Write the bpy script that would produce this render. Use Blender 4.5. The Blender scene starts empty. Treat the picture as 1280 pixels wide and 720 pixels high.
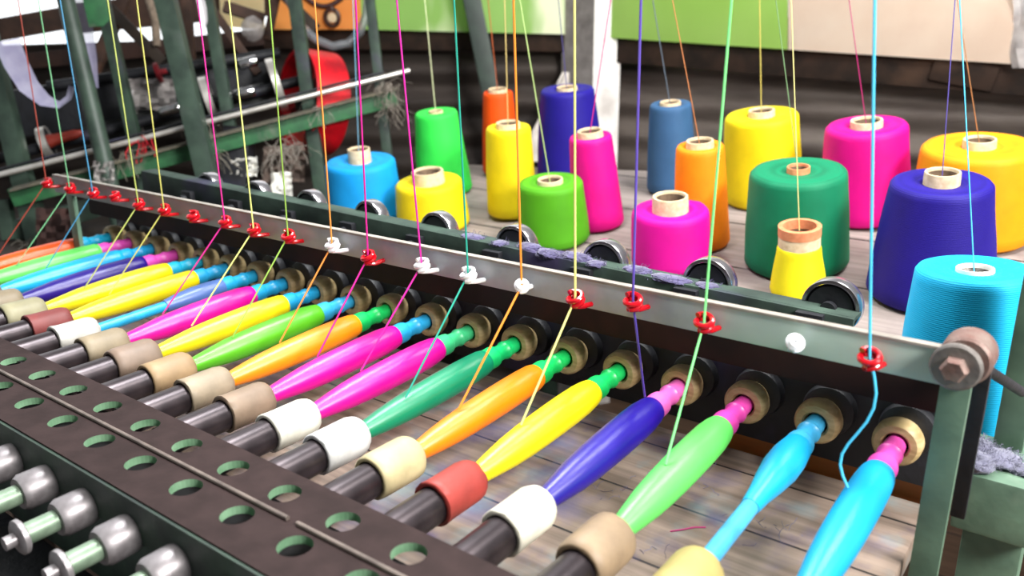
# Pirn-winding machine in a shed: twenty pirns of bright yarn, cones of yarn on the bench behind.
# All coordinates below are in spindle pitches (u); S turns one pitch into metres.
import bpy, bmesh, math, random
from mathutils import Vector as V, Matrix, Quaternion
random.seed(7)
S = 0.06
sc = bpy.context.scene
col = sc.collection
PI = math.pi

# ------------------------------------------------------------------ camera
FPX, YAW, PIT, ROLL = 1042.4, -0.6446, -0.2979, -0.0052
CAM = V((1.833, -10.458, 5.008))
Fw = V((math.sin(YAW)*math.cos(PIT), math.cos(YAW)*math.cos(PIT), math.sin(PIT)))
_R = V((math.cos(YAW), -math.sin(YAW), 0)); _U = _R.cross(Fw)
Rt = _R*math.cos(ROLL) + _U*math.sin(ROLL); Up = -_R*math.sin(ROLL) + _U*math.cos(ROLL)
cd = bpy.data.cameras.new('camera'); cam = bpy.data.objects.new('camera', cd); col.objects.link(cam)
cd.sensor_width = 36; cd.lens = FPX/1280*36; cd.clip_start = 0.01; cd.clip_end = 200
M = Matrix((Rt, Up, -Fw)).transposed().to_4x4(); M.translation = CAM*S
cam.matrix_world = M
sc.camera = cam
cd.dof.use_dof = True; cd.dof.focus_distance = 13.0*S; cd.dof.aperture_fstop = 6.0

# points of the place worked out from where they were measured
def ray(x, y): return Fw + Rt*((x-640)/FPX) - Up*((y-360)/FPX)
def at(x, y, dep): return CAM + ray(x, y)*dep
def on_y(x, y, Y): d = ray(x, y); return CAM + d*((Y-CAM.y)/d.y)
def on_z(x, y, Z): d = ray(x, y); return CAM + d*((Z-CAM.z)/d.z)
def on_plane(x, y, p0, n): d = ray(x, y); return CAM + d*((V(p0)-CAM).dot(n)/d.dot(n))
def depth(P): return (V(P)-CAM).dot(Fw)
def pix(P):
    d = V(P)-CAM; z = d.dot(Fw); return 640+FPX*d.dot(Rt)/z, 360-FPX*d.dot(Up)/z

# ------------------------------------------------------------------ materials
def lin(h):
    h = h.lstrip('#'); r = []
    for i in (0, 2, 4):
        c = int(h[i:i+2], 16)/255
        r.append(c/12.92 if c <= .04045 else ((c+.055)/1.055)**2.4)
    return (*r, 1)
_mats = {}
def mat(name, c1, c2=None, rough=.5, metal=0., scale=6., detail=4., stretch=(1, 1, 1), bump=0., bscale=None, spec=.5,
        lo=.35, hi=.65, c3=None, trans=0., alpha=1., sheen=0., ior=None):
    """Principled surface: two colours mixed by noise, optional third patchy colour and bump."""
    if name in _mats: return _mats[name]
    m = bpy.data.materials.new(name); m.use_nodes = True; nt = m.node_tree; N = nt.nodes; L = nt.links
    b = N['Principled BSDF']; b.inputs['Roughness'].default_value = rough; b.inputs['Metallic'].default_value = metal
    b.inputs['Specular IOR Level'].default_value = spec
    if sheen: b.inputs['Sheen Weight'].default_value = sheen
    if trans: b.inputs['Transmission Weight'].default_value = trans
    if alpha < 1: b.inputs['Alpha'].default_value = alpha
    tc = N.new('ShaderNodeTexCoord'); mp = N.new('ShaderNodeMapping'); L.new(tc.outputs['Object'], mp.inputs[0])
    mp.inputs['Scale'].default_value = tuple(s/S for s in stretch)
    def noise(sc_, det=detail):
        n = N.new('ShaderNodeTexNoise'); n.inputs['Scale'].default_value = sc_; n.inputs['Detail'].default_value = det
        L.new(mp.outputs[0], n.inputs['Vector']); return n
    if c2 is None: b.inputs['Base Color'].default_value = lin(c1)
    else:
        n = noise(scale); r = N.new('ShaderNodeMapRange'); r.inputs['From Min'].default_value = lo; r.inputs['From Max'].default_value = hi
        L.new(n.outputs['Fac'], r.inputs['Value'])
        mx = N.new('ShaderNodeMix'); mx.data_type = 'RGBA'; mx.inputs[6].default_value = lin(c1); mx.inputs[7].default_value = lin(c2)
        L.new(r.outputs[0], mx.inputs[0]); out = mx.outputs[2]
        if c3:
            n3 = noise(scale*.37); r3 = N.new('ShaderNodeMapRange'); r3.inputs['From Min'].default_value = .56; r3.inputs['From Max'].default_value = .72
            L.new(n3.outputs['Fac'], r3.inputs['Value'])
            m3 = N.new('ShaderNodeMix'); m3.data_type = 'RGBA'; L.new(r3.outputs[0], m3.inputs[0]); L.new(out, m3.inputs[6]); m3.inputs[7].default_value = lin(c3)
            out = m3.outputs[2]
        L.new(out, b.inputs['Base Color'])
    if bump:
        nb = noise(bscale or scale*3); bp = N.new('ShaderNodeBump'); bp.inputs['Strength'].default_value = bump; bp.inputs['Distance'].default_value = .05*S
        L.new(nb.outputs['Fac'], bp.inputs['Height']); L.new(bp.outputs[0], b.inputs['Normal'])
    _mats[name] = m; return m

def yarn(name, c, freq=9., rough=.45, bump=.35, dark=.72, spec=.35, sheen=.25):
    """Wound yarn: fine rings around the local Z axis, slightly uneven colour."""
    if name in _mats: return _mats[name]
    m = bpy.data.materials.new(name); m.use_nodes = True; nt = m.node_tree; N = nt.nodes; L = nt.links
    b = N['Principled BSDF']; b.inputs['Roughness'].default_value = rough; b.inputs['Specular IOR Level'].default_value = spec
    b.inputs['Sheen Weight'].default_value = sheen; b.inputs['Sheen Tint'].default_value = lin(c); b.inputs['Sheen Roughness'].default_value = .4
    tc = N.new('ShaderNodeTexCoord'); mp = N.new('ShaderNodeMapping'); L.new(tc.outputs['Object'], mp.inputs[0])
    mp.inputs['Scale'].default_value = (1/S,)*3
    w = N.new('ShaderNodeTexWave'); w.wave_type = 'BANDS'; w.bands_direction = 'Z'; w.inputs['Scale'].default_value = freq
    w.inputs['Distortion'].default_value = 1.6; w.inputs['Detail'].default_value = 2; w.inputs['Detail Scale'].default_value = 2.5
    L.new(mp.outputs[0], w.inputs['Vector'])
    n = N.new('ShaderNodeTexNoise'); n.inputs['Scale'].default_value = 1.6; n.inputs['Detail'].default_value = 3; L.new(mp.outputs[0], n.inputs['Vector'])
    base = lin(c); dk = tuple(x*dark for x in base[:3])+(1,)
    a = N.new('ShaderNodeMath'); a.operation = 'MULTIPLY_ADD'; L.new(w.outputs['Fac'], a.inputs[0]); a.inputs[1].default_value = .45
    L.new(n.outputs['Fac'], a.inputs[2])
    r = N.new('ShaderNodeMapRange'); r.inputs['From Min'].default_value = .3; r.inputs['From Max'].default_value = .85; L.new(a.outputs[0], r.inputs['Value'])
    mx = N.new('ShaderNodeMix'); mx.data_type = 'RGBA'; mx.inputs[6].default_value = dk; mx.inputs[7].default_value = base
    L.new(r.outputs[0], mx.inputs[0]); L.new(mx.outputs[2], b.inputs['Base Color'])
    bp = N.new('ShaderNodeBump'); bp.inputs['Strength'].default_value = bump; bp.inputs['Distance'].default_value = .03*S
    L.new(w.outputs['Fac'], bp.inputs['Height']); L.new(bp.outputs[0], b.inputs['Normal'])
    _mats[name] = m; return m

G_PAINT = mat('green paint', '#728f78', '#587260', .5, scale=1.5, c3='#869684', bump=.15)
G_DARK = mat('dark green paint', '#34493a', '#232f2a', .55, scale=1.6, c3='#3c3848', bump=.2)
G_MID = mat('machine green', '#2f6b40', '#265536', .55, scale=2., c3='#6d7264', bump=.15)
G_POST = mat('post green', '#3c4e42', '#2b3931', .5, scale=1.4, c3='#4f5852', bump=.15)
BROWN = mat('brown metal', '#382b2a', '#2e2322', .75, scale=3, bump=.08, spec=.12)
TUBE = mat('brown tube', '#2c1815', '#1a1110', .75, scale=1.2, c3='#1f1a1b', spec=.15)
BLACK = mat('dark oily metal', '#131418', '#1d1e24', .55, scale=2.2, c3='#2c2c40', bump=.3)
STEEL = mat('worn steel', '#a8a2a4', '#7a7476', .42, metal=.5, scale=4)
DSTEEL = mat('dark steel', '#463d40', '#2b2528', .33, metal=.6, scale=2)
CHROME = mat('polished steel', '#e8e6e4', '#cfccd0', .13, metal=1., scale=2)
RUST = mat('rusty steel', '#7a5a52', '#8b7a72', .6, metal=.4, scale=5, bump=.2)
WOODCUP = mat('turned wood', '#d0b888', '#ab9262', .5, scale=3, stretch=(1, 1, 4), c3='#8f7850', bump=.1)
DARKHOLE = mat('hole shade and wire black', '#0a0909', rough=.9)  # near-black stand-in for shade in holes; also the wire's own black
CARD = mat('cardboard core', '#d8c3a0', '#c4ab86', .8, scale=8)
PEACH = mat('orange core', '#d98c62', '#c87a50', .7, scale=8)
REDWHEEL = mat('red paint', '#d80d1e', '#b30b1b', .4, scale=2, c3='#8f1520', bump=.05)
REDWIRE = mat('red glazed wire', '#c80d1c', '#a80b18', .18, scale=8)
WHITEWIRE = mat('white glazed wire', '#f2f2f4', '#e4e4e8', .25, scale=8)
PAPER = mat('paper', '#e8e6de', '#d5d2c8', .8, scale=4)
TIMBER = mat('timber', '#4a3328', '#30211a', .75, scale=1.2, stretch=(1, 1, 1), c3='#6e4b38', bump=.3)
DTIMBER = mat('dark timber', '#35291f', '#211a15', .8, scale=1.2, c3='#44362b', bump=.3)
PLASTIC = mat('lilac plastic sheet', '#c9c6e2', '#b2aed0', .35, scale=2, alpha=.62)
HOSE = mat('clear hose', '#8f9296', '#74787c', .3, scale=2, alpha=.55)
CLEAR = mat('clear plastic', '#d6cfcb', '#a59d9b', .25, scale=1.3, alpha=.6, bump=.4)

def rail_paint():
    m = mat('rail paint', '#aab0b6', '#8d949b', .4, metal=.1, scale=1.3, bump=.1)
    nt = m.node_tree; N = nt.nodes; L = nt.links; b = N['Principled BSDF']
    src = b.inputs['Base Color'].links[0].from_socket
    g = N.new('ShaderNodeTexCoord'); sx = N.new('ShaderNodeSeparateXYZ'); L.new(g.outputs['Object'], sx.inputs[0])
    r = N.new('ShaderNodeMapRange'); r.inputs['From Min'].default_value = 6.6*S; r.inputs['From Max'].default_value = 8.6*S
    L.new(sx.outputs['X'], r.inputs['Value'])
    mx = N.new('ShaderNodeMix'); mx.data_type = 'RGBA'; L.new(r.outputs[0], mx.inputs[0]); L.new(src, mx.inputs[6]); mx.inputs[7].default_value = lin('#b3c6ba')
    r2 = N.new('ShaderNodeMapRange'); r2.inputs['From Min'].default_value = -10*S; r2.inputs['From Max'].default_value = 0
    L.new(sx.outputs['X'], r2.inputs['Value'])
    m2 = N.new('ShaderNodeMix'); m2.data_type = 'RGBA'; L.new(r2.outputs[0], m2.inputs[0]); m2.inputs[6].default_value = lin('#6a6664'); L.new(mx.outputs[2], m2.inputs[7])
    L.new(m2.outputs[2], b.inputs['Base Color']); return m
RAIL = rail_paint()

def plank_mat(name, a, b_, stain=None, axis='Y', width=1.5):
    """Boards running along X with dark joints, grain, lint stains."""
    m = bpy.data.materials.new(name); m.use_nodes = True; nt = m.node_tree; N = nt.nodes; L = nt.links
    b = N['Principled BSDF']; b.inputs['Roughness'].default_value = .7
    tc = N.new('ShaderNodeTexCoord'); mp = N.new('ShaderNodeMapping'); L.new(tc.outputs['Object'], mp.inputs[0]); mp.inputs['Scale'].default_value = (1/S,)*3
    st = N.new('ShaderNodeMapping'); L.new(mp.outputs[0], st.inputs[0])
    st.inputs['Scale'].default_value = (.12, 3.2, 1) if axis == 'Y' else (3.2, .12, 1)
    n = N.new('ShaderNodeTexNoise'); n.inputs['Scale'].default_value = 2.2; n.inputs['Detail'].default_value = 6; L.new(st.outputs[0], n.inputs['Vector'])
    r = N.new('ShaderNodeMapRange'); r.inputs['From Min'].default_value = .3; r.inputs['From Max'].default_value = .7; L.new(n.outputs['Fac'], r.inputs['Value'])
    mx = N.new('ShaderNodeMix'); mx.data_type = 'RGBA'; mx.inputs[6].default_value = lin(a); mx.inputs[7].default_value = lin(b_); L.new(r.outputs[0], mx.inputs[0])
    out = mx.outputs[2]
    sp = N.new('ShaderNodeSeparateXYZ'); L.new(mp.outputs[0], sp.inputs[0])
    d = N.new('ShaderNodeMath'); d.operation = 'DIVIDE'; d.inputs[1].default_value = width; L.new(sp.outputs[axis], d.inputs[0])
    fr = N.new('ShaderNodeMath'); fr.operation = 'FRACT'; L.new(d.outputs[0], fr.inputs[0])
    lt = N.new('ShaderNodeMath'); lt.operation = 'LESS_THAN'; lt.inputs[1].default_value = .03; L.new(fr.outputs[0], lt.inputs[0])
    m2 = N.new('ShaderNodeMix'); m2.data_type = 'RGBA'; L.new(lt.outputs[0], m2.inputs[0]); L.new(out, m2.inputs[6]); m2.inputs[7].default_value = lin('#1e1917'); out = m2.outputs[2]
    for k, s_ in enumerate(stain or []):
        q = N.new('ShaderNodeTexNoise'); q.inputs['Scale'].default_value = .9+.35*k; q.inputs['Detail'].default_value = 5; q.noise_dimensions = '4D'; q.inputs['W'].default_value = 3.7*k
        L.new(mp.outputs[0], q.inputs['Vector'])
        rr = N.new('ShaderNodeMapRange'); rr.inputs['From Min'].default_value = .54; rr.inputs['From Max'].default_value = .74; rr.inputs['To Max'].default_value = .75; L.new(q.outputs['Fac'], rr.inputs['Value'])
        m3 = N.new('ShaderNodeMix'); m3.data_type = 'RGBA'; L.new(rr.outputs[0], m3.inputs[0]); L.new(out, m3.inputs[6]); m3.inputs[7].default_value = lin(s_); out = m3.outputs[2]
    L.new(out, b.inputs['Base Color'])
    bp = N.new('ShaderNodeBump'); bp.inputs['Strength'].default_value = .3; bp.inputs['Distance'].default_value = .04*S; L.new(n.outputs['Fac'], bp.inputs['Height']); L.new(bp.outputs[0], b.inputs['Normal'])
    return m

# ------------------------------------------------------------------ mesh helpers
def box(bm, c, d, rot=None, bev=0.):
    m = Matrix.Translation(V(c)) @ (rot.to_4x4() if rot else Matrix()) @ Matrix.Diagonal((*d, 1))
    r = bmesh.ops.create_cube(bm, size=1, matrix=m)
    if bev:
        es = {e for v in r['verts'] for e in v.link_edges}
        bmesh.ops.bevel(bm, geom=list(es), offset=bev, segments=2, affect='EDGES', profile=.7)
def box2(bm, lo, hi, bev=0.):
    box(bm, [(a+b)/2 for a, b in zip(lo, hi)], [abs(b-a) for a, b in zip(lo, hi)], bev=bev)
def bar(bm, a, b, w, h, up=(0, 0, 1), bev=0.):
    """rectangular bar from a to b, w wide (sideways), h high (along up)"""
    a, b = V(a), V(b); x = (b-a).normalized(); y = V(up).cross(x).normalized(); z = x.cross(y)
    box(bm, (a+b)/2, ((b-a).length, w, h), Matrix((x, y, z)).transposed(), bev)
def frame(d):
    d = d.normalized(); t = V((0, 0, 1)) if abs(d.z) < .9 else V((1, 0, 0)); x = d.cross(t).normalized(); return x, d.cross(x).normalized()
def tube(bm, pts, r, seg=8, cap=True, flat=1.):
    pts = [V(p) for p in pts]; rs = r if isinstance(r, (list, tuple)) else [r]*len(pts)
    rings = []; x = None
    for i, p in enumerate(pts):
        d = (pts[min(i+1, len(pts)-1)]-pts[max(i-1, 0)])
        if x is None: x, y = frame(d)
        else:
            dn = d.normalized(); x = (x-dn*x.dot(dn)).normalized(); y = dn.cross(x)
        rings.append([bm.verts.new(p+x*rs[i]*math.cos(2*PI*k/seg)+y*rs[i]*flat*math.sin(2*PI*k/seg)) for k in range(seg)])
    for a, b in zip(rings, rings[1:]):
        for k in range(seg): bm.faces.new((a[k], a[(k+1) % seg], b[(k+1) % seg], b[k]))
    if cap: bm.faces.new(rings[0][::-1]); bm.faces.new(rings[-1])
def lathe(bm, prof, seg=40, mtx=None, wob=0.):
    """prof = [(r, z)...] around Z; r==0 closes"""
    rings = []
    for r, z in prof:
        if r <= 1e-6: rings.append([bm.verts.new((0, 0, z))])
        else: rings.append([bm.verts.new((r*math.cos(2*PI*k/seg), r*math.sin(2*PI*k/seg), z)) for k in range(seg)])
    for a, b in zip(rings, rings[1:]):
        for k in range(seg):
            j = (k+1) % seg
            if len(a) == 1 and len(b) == 1: continue
            if len(a) == 1: bm.faces.new((a[0], b[j], b[k]))
            elif len(b) == 1: bm.faces.new((a[k], a[j], b[0]))
            else: bm.faces.new((a[k], a[j], b[j], b[k]))
    if mtx:
        vs = [v for r in rings for v in r]; bmesh.ops.transform(bm, matrix=mtx, verts=vs)
def axis_m(p, d):
    """matrix taking local Z to direction d, at p"""
    return Matrix.Translation(V(p)) @ V((0, 0, 1)).rotation_difference(V(d)).to_matrix().to_4x4()
def prism(bm, poly, z0, z1):
    a = [bm.verts.new((x, y, z0)) for x, y in poly]; b = [bm.verts.new((x, y, z1)) for x, y in poly]; n = len(poly)
    bm.faces.new(a[::-1]); bm.faces.new(b)
    for i in range(n): bm.faces.new((a[i], a[(i+1) % n], b[(i+1) % n], b[i]))
def sheet(bm, grid):
    vs = [[bm.verts.new(p) for p in row] for row in grid]
    for a, b in zip(vs, vs[1:]):
        for k in range(len(a)-1): bm.faces.new((a[k], a[k+1], b[k+1], b[k]))
def BM(): return bmesh.new()

def world_pos(o):
    p = V((0, 0, 0))
    while o: p = p+o.location; o = o.parent
    return p
def obj(name, bm, m, parent=None, local=False, smooth=True, angle=35, mats2=None):
    """link bm as one mesh object. Coordinates in u; local=True means in the parent's own frame."""
    bmesh.ops.recalc_face_normals(bm, faces=bm.faces)
    if local: org = V((0, 0, 0))
    else:
        xs = [v.co for v in bm.verts]
        org = V(((min(v.x for v in xs)+max(v.x for v in xs))/2, (min(v.y for v in xs)+max(v.y for v in xs))/2, min(v.z for v in xs)))
    for v in bm.verts: v.co = (v.co-org)*S
    me = bpy.data.meshes.new(name); bm.to_mesh(me); bm.free()
    me.materials.append(m)
    for x in (mats2 or []): me.materials.append(x)
    if smooth:
        me.shade_smooth()
        me.set_sharp_from_angle(angle=math.radians(angle))
    o = bpy.data.objects.new(name, me); col.objects.link(o)
    if parent:
        o.parent = parent; o.location = (0, 0, 0) if local else org*S-world_pos(parent)
    else: o.location = org*S
    return o
def tag(o, label=None, cat=None, group=None, kind=None):
    if label: o['label'] = label
    if cat: o['category'] = cat
    if group: o['group'] = group
    if kind: o['kind'] = kind
    return o
def thing(name, label, cat, loc, group=None):
    o = bpy.data.objects.new(name, None); o.empty_display_size = .02; col.objects.link(o); o.location = V(loc)*S
    return tag(o, label, cat, group)
def struct(name, bm, m, **k): return tag(obj(name, bm, m, **k), kind='structure')

# ------------------------------------------------------------------ the setting
FLOOR = -13.
P0 = V((-19.07, 23.73, 0)); DB = V((.9972, .0742, 0)); NB = V((DB.y, -DB.x, 0))       # wall behind the cones
DL = V((-_R.x, -_R.y, 0)); NL = V((math.sin(YAW), math.cos(YAW), 0))                   # wall behind the left machine
bm = BM(); box2(bm, (-60, -16, FLOOR-.3), (14, 34, FLOOR)); struct('floor', bm, plank_mat('floor boards', '#5d4636', '#493628', width=3))

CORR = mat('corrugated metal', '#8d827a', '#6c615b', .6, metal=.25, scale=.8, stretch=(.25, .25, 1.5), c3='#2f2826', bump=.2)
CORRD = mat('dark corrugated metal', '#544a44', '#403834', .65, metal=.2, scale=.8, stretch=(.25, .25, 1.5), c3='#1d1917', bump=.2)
def corrugated(name, p0, d, n, length, z0, zt0, zt1, pitch, amp, m):
    """sheet with horizontal ridges; top edge runs zt0..zt1"""
    bm = BM(); rows = 150; grid = []
    for j in range(rows+1):
        row = []
        for i in range(9):
            t = i/8; top = zt0+(zt1-zt0)*t; z = z0+(top-z0)*j/rows
            row.append(p0+d*(length*t)+n*(amp*math.sin(2*PI*(z-.12*length*t*0)/pitch))+V((0, 0, z)))
        grid.append(row)
    sheet(bm, grid)
    bmesh.ops.solidify(bm, geom=bm.faces[:], thickness=.05)
    return struct(name, bm, m)
corrugated('wall_back', P0-DB*1.4-NB*.5, DB, NB, 34, FLOOR, 5.6, 5.4, 1.45, .17, CORR)
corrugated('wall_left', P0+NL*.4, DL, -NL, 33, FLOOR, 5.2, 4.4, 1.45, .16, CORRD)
def wb(x, y, off=0.): return on_plane(x, y, P0+NB*off, NB)
def wl(x, y, off=0.): return on_plane(x, y, P0-NL*off, NL)
# dark timber rail along the top of each wall
bm = BM(); a, b = wb(772, 62, .35), wb(1330, 103, .35)
bar(bm, a, b, .3, 1.1, bev=.04)
c1, c2 = wb(1165, 84, .55), wb(1245, 100, .55); bar(bm, c1, c2, .2, .9, bev=.12)
struct('trim_1', bm, mat('old dark plank', '#2c1f18', '#1b1410', .85, scale=1.2, c3='#3a2a20', bump=.3, spec=.2))
bm = BM(); bar(bm, wl(705, 51, .3), wl(330, 47, .3), .3, .95, bev=.04); struct('trim_2', bm, _mats['old dark plank'])
bm = BM(); bar(bm, wl(332, 46, .3), wl(-60, 86, .3), .3, .7, bev=.04); struct('trim_3', bm, mat('reddish timber', '#402820', '#2c1c17', .75, scale=1.2, c3='#6e4433', bump=.3))
bm = BM(); bar(bm, wl(-60, 48, .3), wl(85, 22, .3), .3, .95, bev=.04); bar(bm, wl(85, 24, .3), wl(345, 0, .3), .3, 1.3, bev=.04); struct('trim_4', bm, TIMBER)
# concrete pillar
e = at(740, 150, 37.8); R3 = V((_R.x, _R.y, 0)); N3 = NL
bm = BM()
q = [e, e+R3*1.25+N3*.4, e+R3*.3+N3*2.0, e-R3*1.33+N3*1.2]
prism(bm, [(p.x, p.y) for p in q], FLOOR, 12); 
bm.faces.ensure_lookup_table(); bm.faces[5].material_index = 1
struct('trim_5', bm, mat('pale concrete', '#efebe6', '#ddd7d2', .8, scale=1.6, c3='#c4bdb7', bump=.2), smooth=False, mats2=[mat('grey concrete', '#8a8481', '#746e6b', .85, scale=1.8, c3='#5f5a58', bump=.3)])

# ------------------------------------------------------------------ posters
def quad_thing(name, pts, m, label, cat, thick=.05, n=None):
    bm = BM(); vs = [bm.verts.new(p) for p in pts]; bm.faces.new(vs)
    bmesh.ops.solidify(bm, geom=bm.faces[:], thickness=thick)
    return tag(obj(name, bm, m, smooth=False), label, cat)
GREENB = mat('lime banner', '#b4dc72', '#a6d25f', .6, scale=.25, detail=1)
GREENW = mat('lime banner with pale patches', '#a5cf72', '#f3f7d8', .6, scale=.33, detail=3, stretch=(1, 1, .35), lo=.48, hi=.58)  # pale patches mixed into the lime by noise
quad_thing('banner', [wb(760, 47, .75), wb(985, 62, .75), wb(985, -60, .75), wb(760, -60, .75)], GREENB,
           'plain lime green banner hanging on the wall right of the pillar', 'banner')
quad_thing('banner', [wb(985, 62, .8), wb(1264, 80, .8), wb(1272, -60, .8), wb(986, -60, .8)],
           mat('beige banner', '#f3dfcb', '#ead2bd', .6, scale=.5, c3='#fbeede', bump=.1), 'creamy beige banner on the wall at the upper right', 'banner')
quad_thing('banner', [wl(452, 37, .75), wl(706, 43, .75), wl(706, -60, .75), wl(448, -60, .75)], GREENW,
           'lime green banner with whitish patches, hanging left of the pillar', 'banner')
po = quad_thing('poster', [wl(340, 37, .85), wl(452, 37, .85), wl(448, -60, .85), wl(336, -60, .85)],
                mat('orange print', '#f6a552', '#f9c070', .55, scale=.28, detail=2, c3='#ee8248'), 'orange poster printed with a dark beaded necklace and ring pendant', 'poster')
bm = BM()
pts = [wl(372+(438-372)*t, -8+20*math.sin(PI*t)-4, .92) for t in [i/16 for i in range(17)]]
for i in range(len(pts)-1):
    for k in range(2):
        p = pts[i].lerp(pts[i+1], k/2); bmesh.ops.create_uvsphere(bm, u_segments=8, v_segments=6, radius=.11, matrix=Matrix.Translation(p))
obj('necklace_beads', bm, mat('bead print', '#4a1d1a', '#2b1414', .4, scale=8), po)
bm = BM(); c = wl(415, 22, .93); ring = [c+R3*.3*math.cos(2*PI*k/24)+V((0, 0, .36*math.sin(2*PI*k/24))) for k in range(25)]
tube(bm, ring, .1, 8); tube(bm, [wl(414, 8, .93), wl(415, 14, .93)], .12, 8); obj('ring_pendant', bm, mat('pendant print', '#2e1a14', '#56352a', .4, scale=6), po)
bm = BM(); lathe(bm, [(0, 0), (.22, 0), (.2, .03), (0, .05)], 20, axis_m(c, -NL)); obj('pendant_stone', bm, mat('stone print', '#f4dcb8', '#e8c79a', .4, scale=6), po)
quad_thing('poster', [wl(276, 33, .8), wl(331, 37, .8), wl(329, -50, .8), wl(272, -50, .8)],
           mat('cream print', '#fbeec2', '#f7dfa8', .6, scale=.4), 'pale cream poster beside the orange necklace poster', 'poster')
# clear plastic at the far right edge of the beige banner
bm = BM(); grid = []
for j in range(12):
    y = -50+135*j/11
    grid.append([wb(1264+i*9-3*math.sin(j*.9), y, .9+.18*math.sin(i*1.7+j*.6)) for i in range(6)])
sheet(bm, grid); tag(obj('plastic_sheet', bm, CLEAR), 'crumpled clear plastic sheet hanging at the right end of the beige banner', 'plastic sheet')
# black wire tied round the pillar
bm = BM()
for dz in (0, .12):
    tube(bm, [at(690, 40+dz*8, 38.9), at(704, 47+dz*10, 38.6), at(739, 58+dz*30, 38.1), at(771, 70+dz*20, 38.9), at(776, 73, 39.2)], .035, 6)
tag(obj('wire', bm, DARKHOLE), 'thin black wire tied around the concrete pillar', 'wire')
# white cloth behind the indigo cone
bm = BM(); grid = []
for j in range(10):
    t = j/9; xl = 703-38*min(1, t*1.5); y = 90+112*t
    grid.append([at(xl+(712-xl)*i/5, y, 37.95+.1*math.sin(i*1.9+j)) for i in range(6)])
sheet(bm, grid); tag(obj('white_cloth', bm, mat('white cotton', '#d8d2cb', '#c2bab2', .85, scale=2)), 'off-white cloth hanging in front of the pillar behind the indigo cone', 'cloth')

a_, b_ = wl(588, -10, 1.6), wl(613.5, 118, 1.6)
bm = BM(); d_ = b_-a_; bar(bm, a_-d_*.2, a_+d_*((FLOOR-a_.z)/d_.z), .78, .6, up=tuple(Fw), bev=.05)
tag(obj('steel_post', bm, mat('dark green post', '#2c3d33', '#1f2d26', .5, scale=1.4)), 'dark green steel post rising behind the narrow orange-red cone', 'post')

# ------------------------------------------------------------------ tables
TZ = -1.0
# the cone bench: a flat front board, then a board sloping up towards the wall
HY, SLOPE = 4.6, math.radians(10)
BP0 = V((0, HY, TZ)); BN = V((0, -math.sin(SLOPE), math.cos(SLOPE)))
def bench(x, y):
    """where a point seen at (x, y) touches the bench, and the bench's normal there"""
    P = on_z(x, y, TZ)
    return (P, V((0, 0, 1))) if P.y < HY else (on_plane(x, y, BP0, BN), BN)
ct = thing('cone_bench', 'weathered grey board bench carrying the cones of yarn', 'bench', (-8, 8, FLOOR))
GB = plank_mat('grey boards', '#988c87', '#7d726d', ['#625758'], width=2.6)
bm = BM(); prism(bm, [(-18.0, 2.2), (5.5, 2.2), (5.5, HY-.01), (-18.3, HY-.01)], TZ-.35, TZ); obj('front_board', bm, GB, ct, smooth=False)
bk = [bench(560, 205)[0], bench(820, 214)[0], bench(1280, 234)[0]]
ex = bk[2]+(bk[2]-bk[1])*.6
top = [V((-18.3, HY, TZ)), V((5.5, HY, TZ)), V((5.5, ex.y, TZ+(ex.y-HY)*math.tan(SLOPE)))]+bk[::-1]
bm = BM(); A_ = [bm.verts.new(p) for p in top]; B_ = [bm.verts.new(p-BN*.35) for p in top]; k_ = len(top)
bm.faces.new(A_); bm.faces.new(B_[::-1])
for i in range(k_): bm.faces.new((A_[i], B_[i], B_[(i+1) % k_], A_[(i+1) % k_]))
obj('sloping_board', bm, GB, ct, smooth=False)
for x, y in ((-17.4, 3), (4.8, 3), (4.8, 13.6), (-16.6, 10.6)):
    bm = BM(); zt = TZ-.36 if y < HY else TZ+(y-.5-HY)*math.tan(SLOPE)-.45
    box2(bm, (x-.35, y-.35, FLOOR), (x+.35, y+.35, zt), .04); obj('leg', bm, DTIMBER, ct)
wt = thing('work_table', 'worn wooden table top stained with lint beneath the pirns', 'table', (-9, -3, FLOOR))
bm = BM(); box2(bm, (-18.35, -6.1, TZ-.35), (.42, .57, TZ), .05)
obj('table_top', bm, plank_mat('worn boards', '#988577', '#6c5d51', ['#55588c', '#6f8f96', '#4a3f6a'], width=1.35), wt)
for x in (-17.8, -.6):
    for y in (-5.4, .1):
        bm = BM(); box2(bm, (x-.35, y-.3, FLOOR), (x+.35, y+.3, TZ-.35), .04); obj('leg', bm, DTIMBER, wt)
bm = BM(); box2(bm, (-2.7, .72, -1.25), (.55, .9, -.6), .03)
tag(obj('wooden_batten', bm, mat('orange wood', '#a8662f', '#8a4f24', .6, scale=1.5, stretch=(.2, 1, 2), bump=.2)), 'orange-brown wooden batten under the right end of the spindle plate', 'batten')
# dark bench under the machine at the left
ob = thing('low_bench', 'dark low bench beneath the green machine at the back left', 'bench', (-31, 8, FLOOR))
bm = BM(); q = [at(-80, 300, 24), at(370, 300, 25.6), at(525, 300, 30.5), at(525, 300, 37), at(-80, 300, 37.5)]
prism(bm, [(p.x, p.y) for p in q], -2.2, -1.9); obj('bench_top', bm, DTIMBER, ob)
for p in q:
    c = p.lerp((q[0]+q[1]+q[2]+q[3]+q[4])/5, .12); bm = BM(); box2(bm, (c.x-.4, c.y-.4, FLOOR), (c.x+.4, c.y+.4, -2.2)); obj('leg', bm, DTIMBER, ob)
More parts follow.
